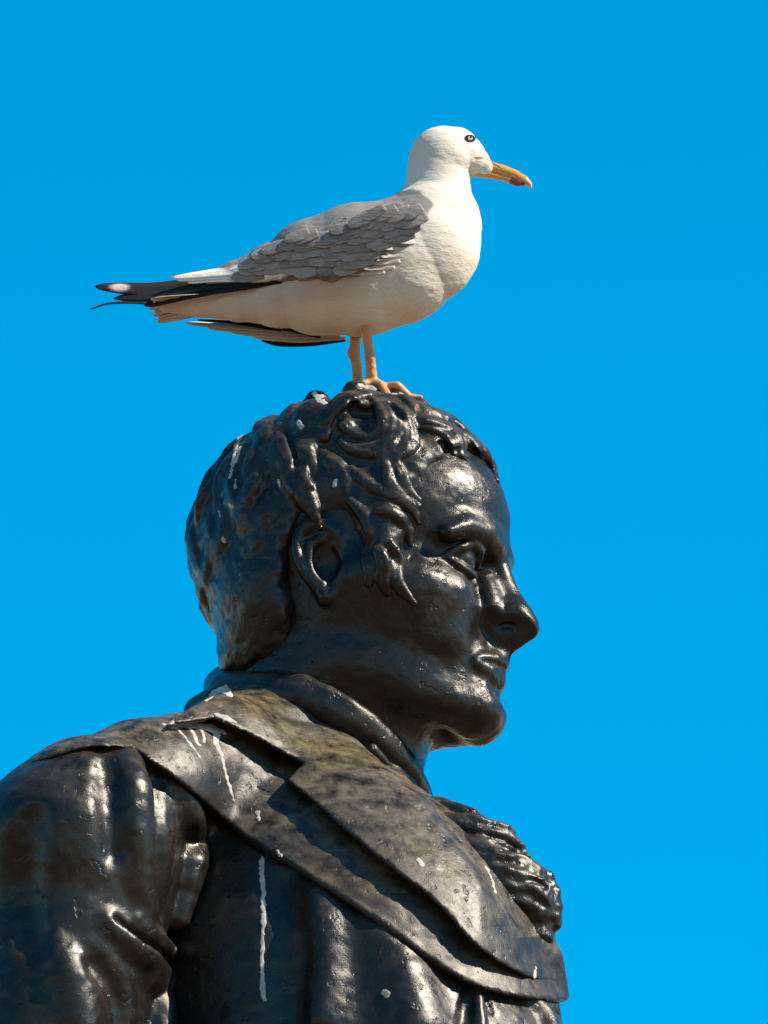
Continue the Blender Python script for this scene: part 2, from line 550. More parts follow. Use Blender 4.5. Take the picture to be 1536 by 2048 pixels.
# lips, chin
FH.chain([(305, 0, -238), (298, 32, -240), (274, 74, -252)], [16, 14, 5], 18, H_)
FH.chain([(297, 0, -273), (286, 38, -270), (268, 70, -257)], [19, 17, 6], 18, H_)
FH.chain([(326, 0, -255), (308, 40, -252), (284, 82, -255)], [4, 4.5, 6], 6, H_, sub=True)
FH.chain([(325, 0, -310), (308, 40, -306)], [13, 8], 22, H_, sub=True)
FH.chain([(298, 62, -165), (283, 88, -210), (262, 104, -268)], [6, 7, 5], 26, H_, sub=True)
FH.chain([(326, 0, -208), (322, 0, -228)], [4, 4], 8, H_, sub=True)
# eye: ball and lids
FH.ell((240, 96, -50), (35, 33, 35), 4, H_)
FH.chain([(226, 140, -54), (252, 128, -34), (274, 106, -22), (281, 84, -26), (270, 60, -50)], [7, 10, 12, 11, 7], 7, H_)
FH.chain([(250, 134, -24), (276, 108, -8), (284, 80, -10)], [4, 5, 4], 8, H_, sub=True)
FH.chain([(230, 138, -58), (254, 124, -74), (270, 98, -82), (266, 66, -68)], [6, 9, 9, 6], 5, H_)
# ear
ear = smooth_line([(26, 202, -52), (22, 210, -25), (-2, 217, -2), (-38, 221, 0), (-60, 221, -28), (-57, 221, -70), (-36, 216, -110), (-8, 206, -142)], 2)
FH.chain(ear, [7, 8, 9, 10, 11, 11, 11, 11, 11, 11, 11, 11, 12, 12, 12][:len(ear)], 18, H_)
FH.chain([(-4, 208, -150), (16, 200, -130), (28, 204, -95)], [16, 12, 11], 12, H_)
FH.chain([(-8, 214, -25), (-34, 218, -40), (-36, 218, -80), (-10, 212, -118)], [8, 10, 10, 8], 12, H_)
FH.ell((0, 214, -80), (24, 16, 32), 12, H_, sub=True)

BH = FH.copy()     # head surface used to lay strokes on
# ---- hair
hair_poly = [(370, 190), (262, 172), (215, 120), (172, 55), (165, -30), (158, -60), (150, -110), (134, -168), (100, -185), (80, -130), (62, -40), (30, 22), (-50, 26),
             (-78, -40), (-84, -120), (-70, -190), (-110, -260), (-420, -260), (-420, 520), (420, 520)]
FA = Field()
FA.ell((-10, 0, 50), (312, 236, 293), 10, H_)
FA.ell((130, 0, 110), (190, 190, 170), 50, H_)
FA.chain([(-95, 72, -110), (-125, 35, -195)], [152, 134], 60, H_)
FA.chain([(112, 184, 10), (112, 184, -70), (104, 172, -165)], [44, 44, 32], 24, H_)
def _hairline(P, f):
    m = f < 60
    if m.all(): return smax(f, poly_sd(P[:, 0], P[:, 2], hair_poly) + 9 * vnoise(P, 34, 17), 45)
    f = f.copy()
    if m.any(): f[m] = smax(f[m], poly_sd(P[m, 0], P[m, 2], hair_poly) + 9 * vnoise(P[m], 34, 17), 45)
    return f
FA.op(_hairline, None, None, H_)
BA = FA.copy()
BU = Field(); BU.op(lambda P, f: np.minimum(BA.ev(P), BH.ev(P)))

def lock3d(F, pts, r, k=7, strands=3, fr=None):
    """a lock of hair: a few strands side by side that meet in the tip"""
    p = smooth_line(pts, 3)
    n = len(p); t = np.linspace(0, 1, n)
    tang = np.gradient(p, axis=0); tang /= np.linalg.norm(tang, axis=1)[:, None] + 1e-9
    nor = p - np.array([0, 0, 40.0]); nor /= np.linalg.norm(nor, axis=1)[:, None] + 1e-9
    side = np.cross(tang, nor); side /= np.linalg.norm(side, axis=1)[:, None] + 1e-9
    prof = (0.55 + 0.45 * np.sin(np.pi * np.minimum(t * 1.1, 1))) * (1 - 0.75 * t ** 3)
    for j in range(strands):
        o = (j - (strands - 1) / 2) * r * 0.72
        q = p + side * (o * prof)[:, None] + nor * (rnd.uniform(-0.1, 0.25) * r)
        F.chain(q, r * 0.56 * prof + 1.5, k=k, fr=fr)

# combed locks over the whole cap, flowing from the crown
crown = np.array([-90.0, 0, 330])
el_c = np.array([-10, 0, 50.0]); el_r = np.array([314, 238, 295.0])
def on_cap(v, lift=1.0):
    v = (v - el_c) / el_r; return el_c + v / np.linalg.norm(v) * el_r * lift
seeds = []
tries = 0
while len(seeds) < 130 and tries < 6000:
    tries += 1
    v = rng.normal(size=3); p = on_cap(el_c + v / np.linalg.norm(v) * 300)
    if -120 < p[0] < 80 and p[2] < 130 and abs(p[1]) > 100: continue
    if p[1] < -70 and rnd.random() < 0.6: continue
    if p[2] < -190 or (p[0] > 165 and p[2] < 190) or (p[0] > 40 and p[2] < 60 and abs(p[1]) > 120) or (-110 < p[0] < 60 and p[2] < 30) or (p[0] > -40 and p[1] > -40): continue
    if any(np.linalg.norm(p - q) < 52 for q in seeds): continue
    seeds.append(p)
for p in seeds:
    dirv = p - crown; dirv[2] *= 1.0
    nor = (p - el_c) / el_r ** 2; nor /= np.linalg.norm(nor)
    dirv = dirv - nor * (dirv @ nor)
    if np.linalg.norm(dirv) < 1e-3: continue
    dirv /= np.linalg.norm(dirv)
    side = np.cross(nor, dirv)
    if p[0] < 40: dirv = dirv * 0.8 + np.array([0.0, 0, -0.5]); dirv /= np.linalg.norm(dirv)
    sw = rnd.uniform(-0.8, 0.8); L = rnd.uniform(100, 170)
    pts = []; q = p.copy(); dd = dirv.copy()
    for s_ in range(5):
        pts.append(on_cap(q, 0.960 + 0.020 * math.sin(s_ / 4 * math.pi)))
        dd = dd + side * sw * 0.35 * (1 if s_ < 2 else -0.6); dd /= np.linalg.norm(dd)
        q = q + dd * L / 4
    lock3d(FA, HEAD1.out(np.array(pts)), rnd.uniform(19, 27), 10, 2)

# big modelled curls, drawn after the photograph
def curl(pts, r, lift=0.0, strands=3, k=3.5, base=None):
    p = smooth_line(pts, 3)
    H = hits(base or BU, p)
    # outward lift keeps the lock proud of the head
    nor = H - np.array([0, 0, 40.0]); nor /= np.linalg.norm(nor, axis=1)[:, None]
    n = len(H); t = np.linspace(0, 1, n)
    rr_in = float(np.max(r)) * 1.2
    lf = lift if np.isscalar(lift) else np.interp(t, np.linspace(0, 1, len(lift)), lift)[:, None]
    H = H + nor * (lf * 0.25 - rr_in * 0.25)
    tang = np.gradient(H, axis=0); tang /= np.linalg.norm(tang, axis=1)[:, None] + 1e-9
    side = np.cross(tang, nor); side /= np.linalg.norm(side, axis=1)[:, None] + 1e-9
    rr = np.interp(t, np.linspace(0, 1, len(np.atleast_1d(r))), np.atleast_1d(r) * 1.5)
    for j in range(strands):
        o = (j - (strands - 1) / 2)
        FA.chain(H + side * (o * rr * (1.5 / strands))[:, None] + nor * (2.0 if j % 2 else 0), rr * (1.4 / (strands + 0.3)) + 0.8, k=k)
    return H

# a swelling of hair under the curls above the temple
FA.chain(hits(BU, [(640, 850), (700, 850), (770, 860)]) + VIEWDIR * -26, [48, 56, 46], 40)
FA.chain(hits(BU, [(800, 830), (850, 850)]) + VIEWDIR * -22, [36, 30], 30)
BU = Field(); BU.op(lambda P, f, A=FA.copy(): np.minimum(A.ev(P), BH.ev(P)))
curl([(645, 880), (652, 838), (684, 806), (724, 793), (762, 806), (780, 842), (774, 880), (746, 898), (712, 898), (686, 880)], [10, 16, 19, 21, 19, 10], 26)
curl([(690, 850), (706, 866), (728, 872), (748, 858)], [9, 12, 8], 14, 2)
curl([(744, 800), (776, 800), (802, 820), (814, 850), (818, 885), (796, 908), (764, 914)], [9, 14, 16, 10], 22)
curl([(776, 796), (806, 800), (826, 812), (834, 832), (826, 852)], [9, 13, 12, 8], 22)
curl([(812, 806), (838, 812), (854, 824), (850, 842)], [9, 13, 9], 18)
curl([(822, 834), (850, 840), (880, 847), (905, 864), (920, 886), (924, 916)], [11, 15, 17, 15, 8], 24, 4)
curl([(835, 852), (862, 858), (888, 870), (905, 892)], [7, 10, 7], 16, 2)
curl([(850, 818), (885, 832), (914, 850), (940, 874), (955, 898)], [12, 15, 14, 8], 14)
curl([(905, 855), (940, 878), (966, 900), (984, 930), (994, 962)], [10, 13, 12, 6], 10)
curl([(600, 880), (612, 910), (600, 945), (618, 975)], [10, 13, 12, 6], 6)
curl([(560, 850), (556, 890), (572, 925), (566, 960)], [10, 13, 12, 6], 4)
curl([(640, 905), (668, 925), (690, 950), (688, 985)], [9, 13, 12, 5], 6)
curl([(770, 918), (776, 945), (788, 975), (812, 998), (838, 1012)], [8, 12, 11, 5], 18)
curl([(788, 920), (802, 950), (814, 978), (838, 1002)], [6, 9, 4], 12, 2)
curl([(700, 936), (730, 962), (765, 982), (798, 996), (826, 1020), (838, 1048)], [6, 10, 11, 9, 4], 18)
curl([(752, 1022), (782, 1026), (806, 1044), (818, 1068), (820, 1092)], [5, 10, 10, 3], 18)
curl([(700, 1000), (730, 1030), (742, 1062), (736, 1092)], [6, 10, 9, 4], 8)
curl([(778, 1088), (792, 1112), (790, 1142), (798, 1172), (814, 1192), (829, 1208)], [6, 9, 10, 9, 7, 3.5], 12, 2)
curl([(754, 1096), (766, 1126), (764, 1158), (776, 1186)], [7, 11, 10, 6], 7, 2)
curl([(728, 1100), (738, 1135), (736, 1170)], [7, 10, 6], 5, 2)
# hollows between the curls
for pts, r in (([(712, 822), (738, 826)], [18, 15]), ([(782, 808), (800, 830)], [12, 13]), ([(884, 888), (898, 915)], [10, 14]), ([(940, 895), (952, 915)], [10, 10])):
    H = hits(FA, pts) + VIEWDIR * -6
    FA.chain(H, r, k=5, sub=True)
# tufts on the skyline
for px, py, r, t0 in ((708, 786, 25, 10), (748, 790, 22, 5), (790, 800, 24, 0), (632, 803, 22, 10), (650, 815, 20, 0), (612, 818, 18, 10), (838, 818, 22, 0), (868, 838, 20, 0), (575, 832, 14, 0), (536, 850, 12, 0)):
    d = t0 * CP - (1130 - py) * SP
    c = at(px, py, d)
    FA.chain([c, c + np.array([14, 0, -18])], [r, r * 0.9], 14)
FA.disp(lambda P: 1.6 * vnoise(P, 26, 3) + 1.2 * vnoise(P, 11, 4))
FH.disp(lambda P: 1.3 * vnoise(P, 34, 1) + 0.7 * vnoise(P, 12, 2))

sculpt('head', FH, (-340, -280, -560), (420, 300, 340), 3.6, M_BRONZE, statue)
sculpt('hair', FA, (-380, -320, -330), (370, 330, 440), 3.7, M_HAIR, statue)

# ---- coat
FC = Field()
T_ = TOR
FC.ell((60, 0, -1000), (440, 430, 470), 10, T_)
FC.chain([(-60, 0, -440), (0, 0, -720)], [165, 320], 100, T_)
FC.chain([at_t(420, 1560, 190), at_t(280, 1590, 310)], [120, 122], 90)
FC.chain([(-120, -200, -580), (-200, -400, -680)], [120, 140], 110, Frame((-80, 0, 0), math.radians(25), False))
FC.chain([(50, 0, -1000), (20, 0, -1750)], [410, 400], 60, T_)
FC.ell((115, 0, -1160), (440, 420, 300), 60, T_)
BC = FC.copy()
FS = Field()
FS.chain([(-250, 515, -768), (-330, 590, -1500), (-150, 600, -1900)], [195, 158, 110], 20, T_)
FS.chain([at_t(290, 1600, 330), at_t(165, 1650, 400), at_t(118, 1690, 425)], [110, 157, 160], 60)
BS = FS.copy()
BCS = Field()
BCS.op(lambda P, f: smin(BC.ev(P, 90), BS.ev(P, 90), 60))
# sleeve folds
def fold(F, base, pts, rad, k, sink, sub=False):
    return stroke(F, base, pts, rad, k, -sink, sub, 3)
fold(FS, BS, [(252, 1520), (262, 1580), (268, 1660), (272, 1740), (285, 1820)], [26, 34, 30, 18], 44, 20)
fold(FS, BS, [(345, 1560), (368, 1610), (385, 1680), (378, 1760), (362, 1840)], [24, 34, 34, 24], 30, 12)
fold(FS, BS, [(308, 1560), (322, 1640), (325, 1740), (330, 1820)], [14, 18, 10], 26, -8, True)
fold(FS, BS, [(218, 1540), (222, 1620), (228, 1700)], [12, 14, 8], 40, -4, True)
fold(FS, BS, [(215, 1845), (255, 1885), (300, 1925), (340, 1960)], [14, 26, 26, 14], 26, 10)
fold(FS, BS, [(270, 1840), (310, 1875), (345, 1905)], [10, 18, 12], 16, 6)
fold(FS, BS, [(235, 1840), (285, 1885), (330, 1922)], [5, 9, 5], 14, -3, True)
fold(FS, BS, [(300, 1960), (320, 2020), (318, 2100)], [20, 34, 34], 34, 14)
fold(FS, BS, [(110, 1900), (140, 1960), (160, 2060)], [20, 34, 30], 40, 16)
fold(FS, BS, [(195, 1930), (235, 1990), (245, 2090)], [14, 20, 20], 30, -6, True)
fold(FS, BS, [(60, 1640), (40, 1760), (60, 1880)], [24, 30, 20], 40, -10, True)
fold(FS, BS, [(268, 1690), (300, 1668), (318, 1672)], [3, 5, 2], 4, 0, True)
FS.disp(lambda P: 3.5 * vnoise(P, 70, 11) + 1.0 * vnoise(P, 16, 12))
# coat folds
fold(FC, BC, [(640, 1800), (650, 1900), (640, 2040)], [20, 30, 34], 50, 18)
fold(FC, BC, [(560, 1760), (575, 1900), (570, 2040)], [20, 30, 30], 50, -14, True)
fold(FC, BC, [(760, 1880), (800, 1960), (830, 2060)], [20, 40, 46], 60, 22)
fold(FC, BC, [(940, 1965), (936, 2010), (928, 2080)], [10, 17, 20], 8, -2, True)
fold(FC, BC, [(968, 1982), (976, 2006), (984, 2028)], [3, 7, 4], 3, 0, True)
fold(FC, BC, [(955, 1975), (958, 2010), (965, 2070)], [6, 8, 8], 8, 2)
fold(FC, BC, [(1090, 1995), (1120, 2020), (1135, 2060)], [10, 16, 18], 10, -2, True)
fold(FC, BC, [(1050, 1990), (1085, 2030), (1100, 2080)], [16, 26, 26], 20, 6)
FC.disp(lambda P: 3.0 * vnoise(P, 80, 21) + 1.0 * vnoise(P, 18, 22))

BPOLY = smooth_line([(60, 1530), (150, 1502), (210, 1494), (262, 1498), (310, 1530), (372, 1575), (440, 1632), (500, 1680), (560, 1708), (650, 1775), (760, 1845), (850, 1910), (930, 1965), (1010, 1990), (1080, 2000), (1150, 1996), (1190, 1900), (1100, 1650), (800, 1450), (450, 1330), (200, 1380), (40, 1430)], 2)
APOLY = smooth_line([(330, 1452), (400, 1405), (470, 1375), (520, 1362), (560, 1360), (620, 1400), (700, 1468), (780, 1540), (840, 1592), (880, 1650), (930, 1710), (970, 1770), (1010, 1830), (1040, 1868), (1090, 1862), (1150, 1880), (1160, 1972), (1100, 1966), (1050, 1952), (1000, 1928), (940, 1882), (880, 1815), (800, 1750), (700, 1670), (610, 1592)], 2).tolist() + [(572, 1562), (604, 1528), (560, 1505), (500, 1470), (430, 1438)]

def layer(base, t0, poly, depth=30, k=6, tmin=-50, taper=False, thin=False):
    F = Field()
    def fn(P, f):
        b = base.ev(P, 150)
        g = smax(b - t0 * (np.clip((view_xy(P)[0] - 40) / 200, 0.02, 1) if taper else (np.clip((1190 - view_xy(P)[0]) / 230, 0.4, 1) if thin else 1.0)), -(b + depth), 3)
        m = g < 60
        if m.any():
            x, y = view_xy(P[m])
            g[m] = smax(g[m], poly_sd(x, y, poly), k)
        return np.maximum(g, tmin - P[:, 1])
    F.op(fn); return F
FB = layer(BCS, 22, BPOLY, 70, 8, taper=True)
BB = Field(); BB.op(lambda P, f: np.minimum(FB.ev(P), BC.ev(P, 40)))
fold(FB, BC, [(200, 1478), (265, 1490), (320, 1535), (400, 1600), (500, 1678), (600, 1738), (760, 1842), (900, 1942), (1010, 1985)], [6, 8, 8, 8, 8, 6], 8, -19)
fold(FB, BC, [(1060, 1880), (1085, 1920), (1100, 1965)], [20, 40, 30], 26, 4)
fold(FB, BC, [(510, 1583), (530, 1594), (547, 1606)], [6, 9, 6], 4, -23, True)
FL = layer(BC, 54, APOLY, 70, 9, thin=True)
fold(FL, BC, [(545, 1368), (620, 1415), (700, 1485), (780, 1560), (850, 1640), (930, 1735), (1000, 1830), (1040, 1890)], [14, 22, 26, 26, 24, 20, 16, 8], 26, -38)
FL.disp(lambda P: 1.6 * vnoise(P, 40, 31) + 0.8 * vnoise(P, 14, 32))
FB.disp(lambda P: 1.6 * vnoise(P, 44, 33) + 0.8 * vnoise(P, 15, 34))

sculpt('coat', FC, (-620, -560, -1260), (560, 600, -330), 5.2, M_COAT, statue)
sculpt('sleeve', FS, (-780, 100, -1260), (-80, 800, -480), 4.8, M_COAT, statue)
sculpt('outer_lapel', FB, (-720, -60, -1260), (560, 700, -300), 4.8, M_LAPEL, statue)
sculpt('collar_lapel', FL, (-500, -60, -1100), (500, 600, -200), 4.6, M_LAPEL, statue)

# standing collar and cravat round the neck
FV = Field()
ring = [at_t(470, 1372, -150), at_t(452, 1374, -70), at_t(462, 1388, 20), at_t(520, 1388, 100), at_t(600, 1398, 146), at_t(700, 1446, 146), at_t(776, 1500, 100), at_t(822, 1556, 40), at_t(842, 1596, -30)]
FV.chain(smooth_line(ring, 2), [44, 44, 44, 44, 46, 46, 46, 46, 46, 44, 42, 38, 36, 32, 28, 26, 24], 12)
FV.chain(smooth_line([at_t(540, 1352, 120), at_t(610, 1366, 172), at_t(700, 1412, 176), at_t(770, 1470, 132), at_t(818, 1532, 66)], 2), [10, 14, 16, 16, 16, 15, 14, 12, 8], 10)
FV.chain([at_t(650, 1440, 196), at_t(730, 1496, 186), at_t(795, 1556, 120)], [8, 10, 8], 8, sub=True)
FV.chain([at_t(745, 1500, 175), at_t(785, 1545, 140), at_t(820, 1590, 95)], [12, 10, 8], 8)
FV.chain([at_t(400, 1425, 0), at_t(440, 1400, 60)], [34, 30], 14)
FV.disp(lambda P: 1.6 * vnoise(P, 30, 41) + 0.7 * vnoise(P, 12, 42))
sculpt('shirt_collar', FV, (-380, -220, -560), (220, 300, -140), 4.0, M_COAT, statue)

# ruffled shirt front
FR = Field()
def T(*q): return [at_t(*p) for p in q]
FR.chain(T((850, 1625, 180), (900, 1680, 170), (960, 1750, 175), (1020, 1820, 190), (1060, 1860, 200)), [30, 52, 70, 70, 52], 20)
FR.chain(T((880, 1612, 170), (940, 1636, 180), (1000, 1662, 190)), [20, 18, 16], 14)
for q, r in (([(890, 1642, 240), (950, 1656, 236), (1005, 1670, 222), (1034, 1690, 205)], [18, 24, 22, 12]),
             ([(900, 1678, 255), (960, 1694, 250), (1015, 1708, 236), (1046, 1724, 218)], [18, 24, 20, 12]),
             ([(920, 1708, 262), (985, 1722, 256), (1050, 1740, 244), (1092, 1758, 222)], [22, 30, 26, 14]),
             ([(945, 1745, 265), (1010, 1756, 262), (1070, 1779, 248), (1104, 1798, 226)], [20, 28, 24, 13]),
             ([(965, 1778, 262), (1020, 1790, 258), (1075, 1812, 240), (1108, 1830, 222)], [18, 26, 22, 12]),
             ([(1096, 1758, 214), (1110, 1800, 214), (1110, 1850, 214)], [14, 15, 12]),
             ([(1018, 1668, 200), (1036, 1700, 200), (1058, 1728, 205)], [12, 12, 10])):
    FR.chain(smooth_line(T(*q), 3), np.interp(np.linspace(0, 1, len(q) * 3 - 2), np.linspace(0, 1, len(r)), r), 9)
for q, r in (([(990, 1684, 268), (1022, 1692, 246)], [6, 12]), ([(1002, 1706, 272), (1034, 1714, 250)], [5, 8]), ([(1062, 1758, 278), (1092, 1768, 256)], [5, 9]),
             ([(1060, 1796, 278), (1092, 1808, 258)], [5, 8]), ([(1000, 1822, 290), (1045, 1846, 276), (1080, 1856, 262)], [22, 30, 20])):
    FR.chain(T(*q), r, 6, sub=True)
FR.disp(lambda P: 2.2 * np.sin((P[:, 0] * 0.25 + P[:, 2]) / 5.5 + 1.6 * vnoise(P, 34, 53)))
FR.disp(lambda P: 2.0 * vnoise(P * np.array([0.6, 1, 1.6]), 20, 51) + 1.0 * vnoise(P, 9, 52))
sculpt('shirt_frill', FR, (60, 60, -900), (480, 380, -440), 3.4, M_HAIR, statue)

# ---- rest of the figure, coarser, below the picture
FLw = Field()
FLw.chain([(40, 0, -1240), (20, 0, -1900), (0, 0, -2700)], [400, 420, 520], 40, T_)
sculpt('coat_skirt', FLw, (-900, -700, -2760), (760, 700, -1200), 16, M_COAT, statue)
FQ = Field()
FQ.chain([(40, 190, -2500), (40, 210, -3700), (20, 215, -4950)], [190, 150, 105], 20, T_)
FQ.chain([(0, 215, -5110), (260, 250, -5120)], [95, 75], 60, T_)
sculpt('leg', FQ, (-700, -600, -5200), (760, 760, -2400), 16, M_COAT, statue)
FN = Field()
FN.chain([(-250, -515, -775), (-330, -590, -1500), (-150, -600, -1900)], [195, 150, 110], 20, Frame((-80, 0, 0), math.radians(25), False))
sculpt('sleeve', FN, (-400, -900, -2060), (500, -200, -480), 12, M_COAT, statue)

# ---- bird droppings: thin raised streaks on the metal
PARTS = [FA, FH, FB, FL, FC, FS, FV]
ALL = Field(); ALL.op(lambda P, f: np.minimum.reduce([G.ev(P) for G in PARTS]))
drops = [
 ([(330, 1449), (362, 1449), (395, 1452), (422, 1456), (446, 1464)], [5, 11, 13, 11, 5]), ([(404, 1462), (408, 1478), (406, 1486)], [4, 4, 2]),
 ([(345, 1449), (362, 1466), (378, 1485), (392, 1503), (400, 1516)], [4, 4, 3, 4, 2]),
 ([(372, 1450), (388, 1468), (394, 1486), (400, 1490)], [5, 4, 4, 2]),
 ([(425, 1453), (433, 1470), (432, 1488), (442, 1508), (448, 1535), (458, 1570), (466, 1598)], [8, 7, 6, 4.5, 4, 3.5, 2.5]),
 ([(432, 1430), (452, 1436), (470, 1444)], [5, 9, 4]),
 ([(412, 1402), (430, 1388), (448, 1380), (458, 1392)], [5, 11, 12, 7]),
 ([(522, 1700), (525, 1760), (527, 1830), (524, 1900), (526, 1985), (530, 2000)], [4.5, 4, 4, 3.5, 4, 2]),
 ([(515, 1625), (518, 1640)], [4, 3]), ([(555, 1702), (562, 1714)], [2, 2]),
 ([(484, 868), (474, 890), (468, 915), (462, 945), (456, 972)], [4, 5, 3, 2, 1.5]),
 ([(480, 895), (472, 922)], [5, 5]), ([(471, 960), (470, 975)], [1.5, 2]), ([(558, 962), (560, 974)], [3, 2.5]),
 ([(458, 1008), (464, 1014)], [4, 4]), ([(437, 1022), (440, 1034)], [2, 2]), ([(445, 1078), (447, 1082)], [4, 4]), ([(671, 962), (668, 972)], [3.5, 4]),
 ([(596, 845), (602, 852)], [6, 6]), ([(628, 786), (640, 800), (650, 806)], [6, 9, 5]), ([(720, 770), (738, 776), (752, 782)], [6, 9, 5]), ([(770, 787), (790, 788)], [6, 6]),
 ([(972, 1735), (984, 1760), (990, 1785)], [3.5, 3, 2.5]), ([(1068, 1955), (1072, 1935)], [2, 3]), ([(838, 1722), (842, 1730)], [5, 4]), ([(770, 1985), (774, 1990)], [6, 6]),
]
for pts, r in drops:
    F = Field()
    p = smooth_line(pts, 3)
    H = hits(ALL, p, step=5)
    rr = np.interp(np.linspace(0, 1, len(p)), np.linspace(0, 1, len(r)), r)
    F.chain(H, rr * 0.85 + 1.6, 3)
    near = [G for G in PARTS if np.abs(G.ev(H)).min() < 14]
    def skin(P, f, near=near):
        m = f < 6
        if m.any():
            f = f.copy()
            f[m] = smax(f[m] + 2.6 * vnoise(P[m], 6, 61) + 1.5 * vnoise(P[m], 15, 62), np.minimum.reduce([G.ev(P[m]) for G in near]) - 1.1, 1)
        return f
    F.op(skin)
    sculpt('dropping', F, H.min(0) - 16, H.max(0) + 16, 2.0, M_DROP, statue)

# ================================================================== GULL
foot_near = hits(FA, [(745, 768)])[0]
gull = thing('seagull', 'white gull with grey wings standing on top of the bronze head', 'bird', tuple(to_world(foot_near[None])[0]))
def bl(px, py, Y=0.0):
    """picture point -> gull's own frame, at sideways offset Y"""
    w = 1130 - py + 0.0
    a = (px - 700)
    c, s = BIRD.c, BIRD.s
    X = (a + Y * s) / c
    t = 40 + X * s + Y * c
    return np.array([X, Y, (w - t * SP) / CP - BZ])
FG = Field()
bod = [(330, 600, 22), (400, 590, 44), (480, 577, 66), (560, 564, 92), (640, 547, 124), (720, 534, 140), (790, 520, 132), (835, 498, 118), (860, 478, 96)]
FG.chain([bl(x, y) for x, y, r in bod], [r for *_, r in bod], 30, BIRD, scale=(1, 0.8, 1))
nk = [(856, 470, 95), (876, 425, 80), (878, 375, 65), (880, 330, 65), (888, 308, 69), (908, 298, 57), (930, 303, 44), (952, 315, 31), (974, 327, 19)]
FG.chain([bl(x, y) for x, y, r in nk], [r for *_, r in nk], 44, BIRD, scale=(1, 0.85, 1))
BG = FG.copy()
eyeP = hits(BG, [(941, 276)])[0]
FG.ell(BIRD.loc((eyeP + VIEWDIR * 4)[None])[0], (14, 8, 10), 8, BIRD, sub=True)
FG.disp(lambda P: 0.9 * vnoise(P * np.array([.6, 1, 1]), 26, 5) + 0.5 * vnoise(P * np.array([.6, 1, 1.4]), 8, 6))
mantle = [bl(*q)[[0, 2]] for q in ((875, 430), (850, 405), (812, 389), (780, 375), (700, 370), (600, 420), (470, 500), (340, 545), (345, 560), (500, 540), (600, 520), (860, 470))]
def body_attr(V):
    L = BIRD.loc(V)
    d = poly_sd(L[:, 0], L[:, 2], mantle) + 6 * vnoise(L, 14, 9)
    return {'mantle': np.clip(0.5 - d / 6, 0, 1)}

def plumage(name, base, second, attr, spots=None):
    m, n, l, b = new_mat(name)
    tc = n.new('ShaderNodeTexCoord').outputs['Object']
    at_ = n.new('ShaderNodeAttribute'); at_.attribute_name = attr
    v1 = ramp(n, l, noise_node(n, l, tc, 16, 5, 0.6), [(0.3, base), (0.7, tuple(x * 0.9 for x in base))])
    if name == 'grey_covert_feather':
        oi = n.new('ShaderNodeObjectInfo'); st = noise_node(n, l, tc, 150, 4, 0.6, (0.35, 1, 2.2))
        mu = n.new('ShaderNodeMath'); mu.operation = 'MULTIPLY_ADD'; l.new(oi.outputs['Random'], mu.inputs[0]); mu.inputs[1].default_value = 0.55; l.new(st, mu.inputs[2])
        v1 = mixc(n, l, ramp(n, l, mu.outputs[0], [(0.40, 0.0), (0.95, 1.0)]), tuple(x * 0.85 for x in base), tuple(x * 1.65 for x in base))
    v2 = ramp(n, l, noise_node(n, l, tc, 40, 6, 0.65), [(0.3, second), (0.7, tuple(x * 1.35 for x in second))])
    ed = n.new('ShaderNodeAttribute'); ed.attribute_name = 'edge'
    if attr == 'white': v1 = mixc(n, l, ed.outputs['Fac'], v1, tuple(min(0.8, x * 1.75) for x in base))
    l.new(mixc(n, l, at_.outputs['Fac'], v1, v2), b.inputs['Base Color'])
    b.inputs['Roughness'].default_value = 0.8; b.inputs['Specular IOR Level'].default_value = 0.15
    nr = bump(n, l, noise_node(n, l, tc, 70, 5, 0.65, (0.6, 1, 1.8)), 0.4, 0.004)
    nr = bump(n, l, noise_node(n, l, tc, 260, 4, 0.65, (0.5, 1, 2)), 0.4, 0.0014, nr)
    l.new(nr, b.inputs['Normal'])
    return m
M_BODY = plumage('white_body_plumage', (0.60, 0.545, 0.47), (0.17, 0.155, 0.15), 'mantle')
M_WING = plumage('grey_wing_plumage', (0.165, 0.15, 0.145), (0.58, 0.53, 0.47), 'white')
M_COVERT = plumage('grey_covert_feather', (0.150, 0.137, 0.134), (0.26, 0.24, 0.225), 'white')
M_PRIM = plumage('dark_flight_feather', (0.018, 0.017, 0.02), (0.42, 0.36, 0.33), 'white')
M_PALE = plumage('pale_flight_feather', (0.56, 0.51, 0.45), (0.05, 0.045, 0.05), 'dark')
sculpt('body', FG, (-420, -120, 330), (320, 220, 960), 3.2, M_BODY, gull, body_attr)

# wings: folded covert shell with rows of overlapping feathers
WPOLY = [(876, 428), (872, 442), (846, 456), (838, 472), (818, 486), (776, 488), (780, 505), (766, 517), (736, 532), (722, 546), (700, 557), (665, 560), (630, 550), (590, 549), (520, 558), (450, 560), (400, 560), (352, 556),
         (430, 527), (500, 505), (560, 472), (600, 462), (660, 455), (700, 440), (745, 412), (800, 400), (850, 408)]
def scale_phase(Q):
    """0 at the root, 1 at the tip of the covert feather under each point"""
    c, s = math.cos(0.16), math.sin(0.16)
    u = -(Q[:, 0] * c + Q[:, 2] * s); v = -Q[:, 0] * s + Q[:, 2] * c
    u = u + 8 * vnoise(Q, 30, 71); v = v + 7 * vnoise(Q, 26, 72)
    rw = 20.0
    j = np.floor(v / rw); dv = v / rw - j
    uu = u / 44.0 + 0.5 * (j % 2) + 0.17 * (j % 3) - 0.45 * (1 - (2 * dv - 1) ** 2)
    return uu - np.floor(uu)
